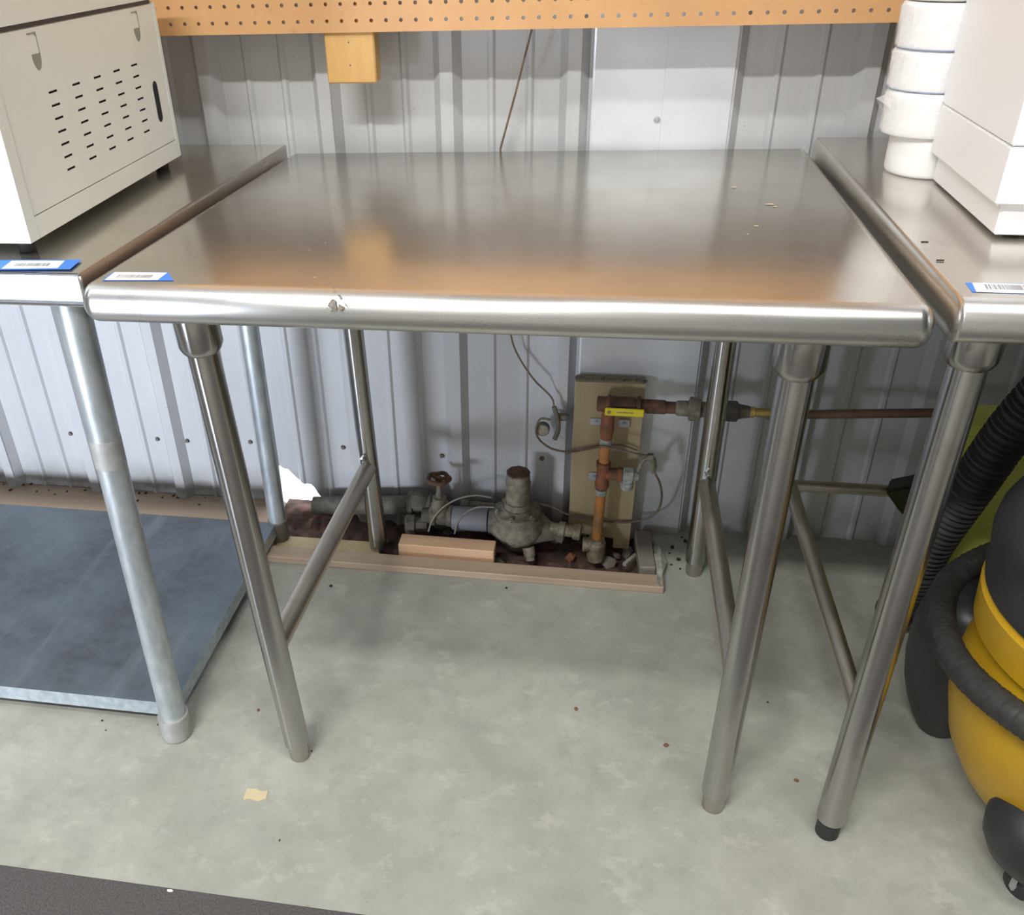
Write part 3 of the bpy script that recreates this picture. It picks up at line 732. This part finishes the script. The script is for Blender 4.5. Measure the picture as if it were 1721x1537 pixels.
# grey coupling + gate valve to the left
part('grey_coupling', lambda bm: rev(bm, (.460, YP, .050), X, [(0, .026), (.002, .0275), (.078, .0275), (.080, .026)], 28), M['greyplastic'], label='smooth grey plastic coupling sleeve')
part('pipe', lambda bm: rev(bm, (.39, YP, .050), X, [(0, .018), (.075, .018)], 20), M['dustyiron'])
gv = part('gate_valve', lambda bm: (rev(bm, (.405, YP + .005, .052), X, [(0, .017), (.006, .025), (.016, .025), (.018, .019), (.04, .019), (.042, .025), (.052, .025), (.056, .018)], 16, wob=.04), rev(bm, (.430, YP + .005, .055), Z, [(0, .022), (.03, .020), (.034, .016), (.036, .016), (.046, .016), (.048, .008), (.066, .006), (.085, .0055)], 14, wob=.03)), M['dustybrass'])
def wheel(bm):
    c_ = Vector((.430, YP + .005, .150)); n_ = 40
    P_ = [c_ + Vector((math.cos(2 * PI * i / n_), math.sin(2 * PI * i / n_), 0)) * (.0235 + .0018 * math.cos(5 * 2 * PI * i / n_)) for i in range(n_ + 1)]
    tube(bm, P_, .0048, n=8, raw=True)
    for k in range(3):
        a_ = k * 2 * PI / 3 + .4; cyl(bm, c_ + Vector((0, 0, -.003)), c_ + Vector((math.cos(a_), math.sin(a_), 0)) * .023, .0042, n=6)
    rev(bm, c_ - Z * .008, Z, [(0, .008), (.012, .0075), (.014, .004)], 10)
part('handwheel', wheel, M['rust'], gv, label='rusty scalloped valve handwheel')
st = part('strainer', lambda bm: (rev(bm, (.350, .066, .060), Vector((1, .05, .02)), [(0, .024), (.004, .030), (.012, .030), (.014, .025), (.055, .026), (.06, .020), (.075, .018)], 18, wob=.05), rev(bm, (.375, .066, .062), Vector((.1, .1, 1)), [(0, .030), (.018, .028), (.030, .022), (.033, .010)], 16, wob=.06)), M['dustyiron'], label='dark dusty pipe strainer at the left end')
part('union_nut', lambda bm: rev(bm, (.352, .020, .034), Vector((1, .1, 0)), [(0, .018), (.003, .024), (.022, .024), (.025, .018), (.05, .016)], 8), M['dustyiron'])
part('pipe', lambda bm: rev(bm, (.12, .075, .030), Vector((1, -.02, .10)), [(0, .022), (.24, .022)], 18, wob=.06), M['dustyiron'], label='dirt caked pipe running to the left in the pit')
part('lower_pipe', lambda bm: rev(bm, (.47, .085, .052), Vector((1, 0, -.03)), [(0, .013), (.002, .017), (.02, .017), (.021, .012), (.10, .012)], 14, wob=.04), M['dustybrass'])
# brass coupling + elbow at the foot of the riser
def P_(u, v, y=YP): return un(u, v, 'y', y)
a1, a2 = P_(925, 886, .02), P_(985, 896, .012)
part('brass_coupling', lambda bm: rev(bm, a1, a2 - a1, [(0, .013), (.018, .013), (.019, .0175), (.032, .0175), (.034, .014), (.05, .014), (.052, .018), (.066, .018), (.068, .013)], 14, wob=.04), M['brasslight'])
RXB, RYB = .7835, .020
part('elbow', lambda bm: (rev(bm, (RXB, RYB, -.030), Z, [(0, .012), (.004, .018), (.018, .0205), (.05, .0205), (.052, .017), (.062, .017)], 18, wob=.05), rev(bm, (RXB - .03, RYB, .012), X, [(0, .017), (.03, .017)], 16)), M['brasslight'])
r0_, r1_ = Vector((RXB, RYB, .03)), Vector((.790, RYB, .325))
def rp(z): return r0_.lerp(r1_, (z - .03) / .295)
part('riser_pipe', lambda bm: rev(bm, rp(.03), r1_ - r0_, [(0, .0108), (.125, .0108)], 18, wob=.06), M['rustorange'], label='riser pipe with flaking orange coating, lower length')
part('riser_pipe', lambda bm: rev(bm, rp(.225), r1_ - r0_, [(0, .0112), (.055, .0112)], 18, wob=.04), M['rustorange'])
part('tee_fitting', lambda bm: (rev(bm, rp(.165), r1_ - r0_, [(0, .014), (.003, .0155), (.012, .0155), (.014, .0138), (.05, .0138), (.052, .0155), (.062, .0155), (.064, .012)], 18), rev(bm, rp(.20), X, [(0, .013), (.03, .013), (.031, .0155), (.040, .0155)], 16)), M['rustred'])
for z_ in (.148, .272): part('collar_ring', lambda bm: rev(bm, rp(z_), r1_ - r0_, [(0, .0125), (.013, .0125)], 16), M['scale'])
part('riser_pipe', lambda bm: rev(bm, rp(.285), r1_ - r0_, [(0, .012), (.016, .014), (.035, .014), (.075, .013)], 16, wob=.05), M['rustred'])
part('branch_valve', lambda bm: (rev(bm, rp(.20) + X * .040, X, [(0, .012), (.004, .0175), (.022, .0175), (.026, .013), (.034, .011)], 8, wob=.05), rev(bm, rp(.20) + X * .052 - Z * .036, Z, [(0, .008), (.003, .014), (.018, .014), (.02, .011), (.03, .011)], 12, wob=.05)), M['scale'])
part('branch_tube', lambda bm: tube(bm, [rp(.20) + X * .07, P_(1080, 775, .02), P_(1095, 768, .02), P_(1100, 780, .02), P_(1099, 795, .02)], .0048), M['dustybrass'])
part('flare_nut', lambda bm: (rev(bm, P_(1088, 768, .02), X, [(0, .009), (.012, .009)], 6), rev(bm, P_(1098, 790, .02), Z, [(0, .0065), (.010, .008), (.02, .0065)], 6)), M['dustybrass'], smooth=False)
# pipe clamps
for (u0, v0, u1, v1) in ((992, 702, 1012, 714), (1040, 704, 1058, 718), (989, 793, 1008, 807)):
    q0, q1 = P_(u0, v0, .0645), P_(u1, v1, .0645)
    bm = B(); box(bm, (q0.x, .0625, q1.z), (q1.x, .0655, q0.z), .0008); 
    rev(bm, ((q0.x + q1.x) / 2, .0625, (q0.z + q1.z) / 2), (0, -1, 0), [(0, .0042), (.003, .0035)], 8); obj('pipe_clamp', bm, M['bracket'], PL)
# ball valve and horizontal pipe
YV = .020; v0_, v1_ = P_(1003, 678, YV), P_(1295, 694, YV)
hd = (v1_ - v0_).normalized(); Lh = (v1_ - v0_).length
part('ball_valve', lambda bm: rev(bm, v0_, hd, [(0, .010), (.002, .0155), (.018, .0155), (.020, .0175), (.024, .0205), (.030, .0175), (.072, .0170), (.078, .0150), (.080, .0200), (.086, .0200), (.088, .014)], 20, wob=.05), M['rust'])
part('cross_pipe', lambda bm: rev(bm, v0_ + hd * .085, hd, [(0, .0145), (.05, .0145), (.052, .0125), (.11, .0120)], 16, wob=.06), M['rust'])
part('cross_pipe', lambda bm: rev(bm, v0_ + hd * .155, hd, [(0, .0125), (.004, .016), (.025, .016), (.028, .024), (.046, .024), (.05, .016), (.088, .014)], 14, wob=.1), M['dustybrass'])
part('union_nut', lambda bm: rev(bm, v0_ + hd * (Lh - .095), hd, [(0, .014), (.004, .022), (.03, .022), (.034, .016), (.055, .012)], 8, wob=.1), M['dustyiron'])
part('brass_fitting', lambda bm: rev(bm, v0_ + hd * (Lh - .043), hd, [(0, .011), (.012, .0115), (.013, .009), (.042, .009)], 12), M['brass'])
YC = .02
c0_, c1_ = P_(1288, 697, YC), P_(1700, 692, YC); c2_ = c0_ + (c1_ - c0_) * 2.2
part('copper_pipe', lambda bm: cyl(bm, c0_, c2_, .0090, n=16), M['copper'])
hb = bpy.data.objects['ball_valve']
hq0, hq1 = P_(1017, 684, -.002), P_(1082, 700, -.002)
bm = B(); box(bm, (hq0.x, -.006, hq1.z), (hq1.x, -.002, hq0.z), .0015, Matrix.Rotation(.01, 3, 'Y'))
hnd = obj('valve_handle', bm, M['yellow_handle'], PL); hnd['label'] = 'flat yellow lever handle with faint dark lettering'
bm = B(); rev(bm, (hq0.x + .008, -.0062, (hq0.z + hq1.z) / 2), (0, -1, 0), [(0, .0035), (.003, .003)], 6)
obj('nut', bm, M['brasslight'], hnd)
bm = B(); zc_ = (hq0.z + hq1.z) / 2; random.seed(4)
for k in range(9):
    x = hq0.x + .024 + k * .0036; h = .0022 + .0012 * random.random()
    box(bm, (x, -.0065, zc_ - h / 2 + .0005), (x + .0022, -.0060, zc_ + h / 2 + .0005), 0, Matrix.Rotation(random.uniform(-.6, .6), 3, 'Y'))
obj('lettering', bm, M['ink'], hnd)
part('valve_stem', lambda bm: rev(bm, (hq0.x + .008, YV, zc_ + .004), (0, -1, -.1), [(0, .008), (.022, .007)], 10), M['rustred'])

# ------------------------------------------------------------------ wire, gauge and capillary tubes
wr = thing('thin_wire', 'thin brown wire hanging from the pegboard down behind the table to the gauge', 'wire', (.62, .09, .25))
pp = [un(897, 30, 'y', .060), un(893, 52, 'y', .062), un(866, 158, 'y', .078), un(841, 250, 'y', .0945), Vector((.563, .0975, .75)), Vector((.566, .0975, .6)), un(857, 553, 'y', .097), un(868, 592, 'y', .095), un(896, 636, 'y', .088), un(927, 668, 'y', .082), un(931, 690, 'y', .08)]
bm = B(); tube(bm, pp[:4], .0022, raw=True, n=6); tube(bm, pp[3:], .0020, n=6); obj('strand', bm, M['wire'], wr)
ga = thing('pressure_gauge', 'small dirty round gauge on coiled tubing left of the pine board', 'gauge', un(912, 722, 'y', .08))
gp = un(912, 722, 'y', .07)
def gl(name, fn, mt): 
    bm = B(); fn(bm); return obj(name, bm, mt, ga, smooth=True)
gl('case', lambda bm: rev(bm, gp + Vector((0, .012, 0)), (0, -1, 0), [(0, .013), (.002, .015), (.012, .015), (.014, .0145)], 20), M['dustyiron'])
gl('dial', lambda bm: rev(bm, gp - Vector((0, .0022, 0)), (0, -1, 0), [(0, .012), (.0008, .012)], 20), M['brasslight'])
gl('bracket', lambda bm: (tube(bm, [un(931, 683, 'y', .078), un(936, 700, 'y', .075), un(938, 722, 'y', .072), un(932, 738, 'y', .07)], .0052), rev(bm, un(934, 700, 'y', .085), X, [(0, .008), (.02, .009), (.03, .006)], 8)), M['dustyiron'])
y_ = .062
T1 = [un(u, v, 'y', y_) for u, v in ((925, 705), (908, 704), (901, 722), (906, 738), (926, 753), (955, 759), (985, 755))] + [un(u, v, 'y', .004) for u, v in ((1012, 750), (1040, 755), (1068, 762), (1090, 766))]
gl('capillary_tube', lambda bm: tube(bm, T1, .0024), M['wire'])
T2 = [un(u, v, 'y', .055) for u, v in ((955, 756), (990, 751), (1015, 748), (1045, 748), (1072, 757))]
gl('capillary_tube', lambda bm: tube(bm, T2, .0018), M['wire'])
T3 = [un(u, v, 'y', y2) for u, v, y2 in ((1099, 792, .02), (1109, 812, .03), (1112, 835, .05), (1106, 857, .06), (1090, 870, .06), (1065, 876, .06), (1030, 877, .055), (995, 872, .055), (955, 864, .055), (930, 852, .055), (905, 846, .05))]
t_ = thing('capillary_loop', 'thin dusty tube looping from the branch valve round behind the riser', 'tube', T3[3])
bm = B(); tube(bm, T3, .0026); obj('tube', bm, M['wire'], t_)
for pts_, lab in ((((720, 893), (727, 873), (745, 852), (770, 838), (800, 832), (826, 836)), 'thin pale tube arching from the pit to the gate valve side, left one'), (((764, 897), (769, 878), (782, 862), (803, 852), (830, 852)), 'thin pale tube arching from the pit over the grey coupling to the regulator')):
    T4 = [un(u, v, 'y', -.004 + .010 * i) for i, (u, v) in enumerate(pts_)]
    bm = B(); tube(bm, T4, .0019); tag(obj('capillary_tube', bm, M['wiregrey']), lab, 'tube')
# stones in the pit
random.seed(11)
for i in range(16):
    x = random.uniform(.28, .86); y = random.uniform(-.04, .10); s = random.uniform(.007, .016)
    bm = B(); bmesh.ops.create_icosphere(bm, subdivisions=1, radius=s, matrix=Matrix.Translation((x, y, -.045)))
    for v in bm.verts: v.co += Vector((random.uniform(-1, 1), random.uniform(-1, 1), random.uniform(-.6, .6))) * s * .3
    tag(obj('rubble', bm, random.choice((M['rustred'], M['dustyiron'], M['oldwood']))), 'small lump of rubble in the dark pit under the pipes', 'rubble', 'rubble lumps in the pit')

# ------------------------------------------------------------------ wet/dry vacuum at right
VC = Vector((1.515, -.580, 0))
vac = thing('shop_vacuum', 'yellow canister vacuum with black head and coiled black hose under the right table', 'vacuum cleaner', VC)
def vp_(name, fn, mt, smooth=True, parent=vac, label=None, angle=40):
    bm = B(); fn(bm); o = obj(name, bm, mt, parent, smooth=smooth, angle=angle)
    if label: o['label'] = label
    return o
vp_('tank', lambda bm: rev(bm, VC + Z * .045, Z, [(0, .13), (.005, .145), (.03, .170), (.08, .196), (.14, .210), (.19, .213), (.235, .208), (.26, .198), (.285, .192), (.290, .212), (.345, .216), (.352, .208)], 72), M['yellow'], angle=30)
vp_('head', lambda bm: rev(bm, VC + Z * .398, Z, [(0, .206), (.004, .214), (.026, .218), (.034, .216), (.075, .222), (.10, .220), (.15, .200), (.20, .165), (.24, .11), (.25, .05)], 64), M['blackplastic'], angle=30)
for a_ in (229, 45, 320):
    d = Vector((math.cos(math.radians(a_)), math.sin(math.radians(a_)), 0)); c_ = VC + d * .182; side = Vector((-d.y, d.x, 0))
    def footf(bm, d=d, c_=c_, side=side):
        rings = []
        for (zz, rr, sh) in ((.040, .022, .004), (.046, .040, .002), (.062, .058, 0), (.085, .070, -.002), (.110, .074, -.006), (.135, .070, -.014), (.152, .058, -.026), (.162, .040, -.040), (.166, .015, -.055)):
            cc = c_ + d * sh
            rings.append([bm.verts.new(cc + (d * math.cos(2 * PI * i / 28) * rr * .85 + side * math.sin(2 * PI * i / 28) * rr) + Z * zz) for i in range(28)])
        for a, b in zip(rings, rings[1:]):
            for i in range(28): bm.faces.new((a[i], a[(i + 1) % 28], b[(i + 1) % 28], b[i]))
        bm.faces.new(rings[0][::-1]); bm.faces.new(rings[-1])
    fo = vp_('caster_bracket', footf, M['blackplastic'], angle=70)
    cc = c_ + d * .014 + Z * .021
    sd = Vector((math.cos(.5), math.sin(.5), 0))
    vp_('caster_wheel', lambda bm: rev(bm, cc - sd * .009, sd, [(0, .017), (.002, .0205), (.016, .0205), (.018, .017)], 24), M['rubber'], parent=fo)
    vp_('caster_fork', lambda bm: (box(bm, cc - sd * .0125 + Vector((-.003, -.004, -.004)), cc - sd * .0125 + Vector((.001, .004, .032))), cyl(bm, cc - sd * .013, cc + sd * .012, .004, n=8)), M['bracket'], parent=fo)
bm = B(); q = VC + Vector((-.10, -.185, .42)); box(bm, q - Vector((.03, .015, .035)), q + Vector((.03, .015, .03)), .005, Matrix.Rotation(-.45, 3, 'Z'), q); obj('latch', bm, M['blackplastic'], vac)
def hosef(s): return .0205 + .0009 * math.sin(s * 2 * PI / .0065)
def dense(P, step):
    s = smoothpts(P, 40); out = [s[0]]; acc = 0
    for a, b in zip(s, s[1:]):
        acc += (b - a).length
        if acc >= step: out.append(b); acc = 0
    return out
hp = [VC + Vector((r_ * math.cos(math.radians(a_)), r_ * math.sin(math.radians(a_)), zz)) for a_, r_, zz in
      ((100, .25, .34), (118, .262, .31), (135, .262, .295), (152, .250, .29), (170, .238, .29), (188, .236, .30), (206, .235, .31), (225, .235, .315), (245, .235, .315), (268, .236, .31), (295, .236, .31), (320, .24, .32))]
vp_('hose', lambda bm: tube(bm, dense(hp, .0022), .02, n=20, rf=hosef, raw=True), M['hose'], angle=80)

# black rear bracket housing, taller than the caster brackets
rc = Vector((1.366, -.420, 0))
vp_('rear_bracket', lambda bm: rev(bm, rc + Z * .004, Z, [(0, .030), (.03, .046), (.06, .058), (.10, .070), (.15, .078), (.21, .079), (.26, .072), (.285, .060), (.293, .02)], 40), M['blackplastic'], angle=60)
# big ribbed hose slanting down from the upper right
bh = [Vector((1.47, -.37, .80)), Vector((1.425, -.34, .66)), Vector((1.387, -.31, .53)), Vector((1.367, -.28, .397)), Vector((1.350, -.25, .269)), Vector((1.348, -.225, .164)), Vector((1.350, -.20, .085)), Vector((1.352, -.17, .040))]
t_ = thing('corrugated_hose', 'thick black corrugated hose slanting down behind the yellow vacuum', 'hose', (1.35, -.18, 0))
def hf2(s): return .0325 + .0026 * (1 if math.sin(s * 2 * PI / .0115) > 0 else -1)
bm = B(); tube(bm, dense(bh, .0028), .03, n=28, rf=hf2, raw=True); obj('hose_tube', bm, M['hose'], t_, smooth=True, angle=30)

# yellow-green bucket behind the hose
bk = [Vector((1.390, -.15, .44)), Vector((1.386, -.15, .30))]
bx = bk[0].x; t_ = thing('plastic_bin', 'yellow-green plastic bin standing near the wall behind the black hose', 'bin', (bx + .16, -.11, 0))
bm = B(); zt_ = bk[0].z
sl = (bk[0].x - bk[1].x) / (bk[0].z - bk[1].z)
def ringr(z, g_=0):
    x = bx + sl * (z - zt_) * .6 - g_
    return [bm.verts.new(p) for p in ((x, -.15 - g_, z), (x + .36, -.15 - g_, z), (x + .36, -.062, z), (x, -.062, z))]
rg = [ringr(.0), ringr(zt_ - .02), ringr(zt_ - .019, .003), ringr(zt_, .003)]
for a, b in zip(rg, rg[1:]):
    for i in range(4): bm.faces.new((a[i], a[(i + 1) % 4], b[(i + 1) % 4], b[i]))
bm.faces.new(rg[0][::-1]); bm.faces.new(rg[-1])
bmesh.ops.bevel(bm, geom=bm.edges[:], offset=.003, segments=2, affect='EDGES')
obj('bin_body', bm, M['neon'], t_, smooth=True)
# black floor tool
bm = B(); q0 = un(1487, 826, 'y', -.08); q1 = un(1540, 815, 'y', -.06); q2 = un(1545, 890, 'y', -.06); q3 = un(1512, 862, 'y', -.08)
P4 = [q0, q1, q2, q3]; a = [bm.verts.new(p) for p in P4]; b = [bm.verts.new(p + Vector((.02, .05, 0))) for p in P4]
bm.faces.new(a); bm.faces.new(b[::-1])
for i in range(4): bm.faces.new((a[i], a[(i + 1) % 4], b[(i + 1) % 4], b[i]))
bmesh.ops.bevel(bm, geom=bm.edges[:], offset=.004, segments=2, affect='EDGES')
t_ = thing('floor_nozzle', 'black vacuum floor nozzle with a pointed corner behind the right table leg', 'nozzle', (q1.x, -.04, 0))
obj('nozzle_head', bm, M['blackplastic'], t_)
bm = B(); c_ = (q1 + q2) / 2 + Vector((.01, .02, 0)); cyl(bm, c_, (c_.x + .03, c_.y, .0), .016, n=16); obj('wand', bm, M['blackplastic'], t_, smooth=True)

# ------------------------------------------------------------------ mat and debris
bm = B(); box(bm, (-2.2, -2.2, 0), (1.9, -.894, .007), .002); mt_ = obj('floor_mat', bm, M['mat']); tag(mt_, 'dark grey carpet mat on the concrete in the lower left corner', 'mat')
def bits(pxs, z, mt, name, label, group, s=(.003, .0055), ax='z'):
    for (u, v) in pxs:
        p = un(u, v, 'z', z); r_ = random.uniform(*s)
        bm = B(); bmesh.ops.create_icosphere(bm, subdivisions=1, radius=r_)
        f = (random.uniform(.8, 1.4), random.uniform(.6, 1), random.uniform(.35, .6)); R3 = Matrix.Rotation(random.uniform(0, 3), 3, 'Z')
        for v_ in bm.verts: v_.co = p + Vector((0, 0, r_ * f[2] * .8)) + R3 @ Vector((v_.co.x * f[0] * random.uniform(.8, 1.2), v_.co.y * f[1], v_.co.z * f[2]))
        tag(obj(name, bm, mt), label, 'debris', group)
bits([(18, 824), (40, 815), (62, 826), (82, 824), (92, 831), (113, 815), (113, 826), (143, 824), (231, 842), (234, 829), (245, 829), (273, 836), (292, 833), (300, 836), (345, 836), (335, 848), (52, 814), (6, 814), (30, 816)], .006, M['droppings'], 'debris_bit', 'tiny dark bit on the tan board along the wall', 'dark bits on the board along the wall', (.0025, .0055))
bits([(1146, 903), (1152, 910), (1130, 920), (1125, 930), (1140, 941), (1128, 949), (1143, 956), (1158, 932)], 0, M['droppings'], 'debris_bit', 'dark bit on the concrete between the pit and the right back leg', 'dark bits right of the pit', (.003, .006))
bits([(731, 958), (737, 960), (851, 988), (653, 950), (556, 985)], 0, M['droppings'], 'debris_bit', 'dark bit on the concrete just in front of the lumber strip', 'dark bits in front of the pit', (.003, .006))
bits([(434, 1194), (968, 1192), (1119, 1253), (1338, 1312)], 0, M['crumb'], 'brown_crumb', 'small brown crumb lying on open concrete between the table legs', 'brown crumbs on the open floor', (.0042, .0055))
bits([(178, 1227), (265, 1218), (172, 1211), (524, 1262), (1290, 1180), (470, 1412)], 0, M['droppings'], 'debris_bit', 'tiny dark speck on the open concrete', 'dark specks on the open floor', (.0018, .0028))
p = un(430, 1336, 'z', 0); bm = B()
pl = [(-.019, .010), (-.004, .012), (.006, .008), (.017, .011), (.019, -.004), (.008, -.011), (-.008, -.008), (-.017, -.012)]
a = [bm.verts.new((p.x + x, p.y + y, .0012)) for x, y in pl]; b = [bm.verts.new((p.x + x, p.y + y, 0.0001)) for x, y in pl]; bm.faces.new(a); bm.faces.new(b[::-1])
for i in range(8): bm.faces.new((a[i], a[(i + 1) % 8], b[(i + 1) % 8], b[i]))
tag(obj('paper_scrap', bm, M['fleck']), 'small tan scrap stuck to the concrete left of centre', 'scrap')
p = un(286, 1497, 'z', .007); bm = B(); bmesh.ops.create_icosphere(bm, subdivisions=1, radius=.004, matrix=Matrix.Translation(p + Vector((0, 0, .0015))) @ Matrix.Diagonal((1.4, .6, .5, 1)))
tag(obj('white_crumb', bm, M['label']), 'tiny white crumb on the edge of the dark mat', 'debris')
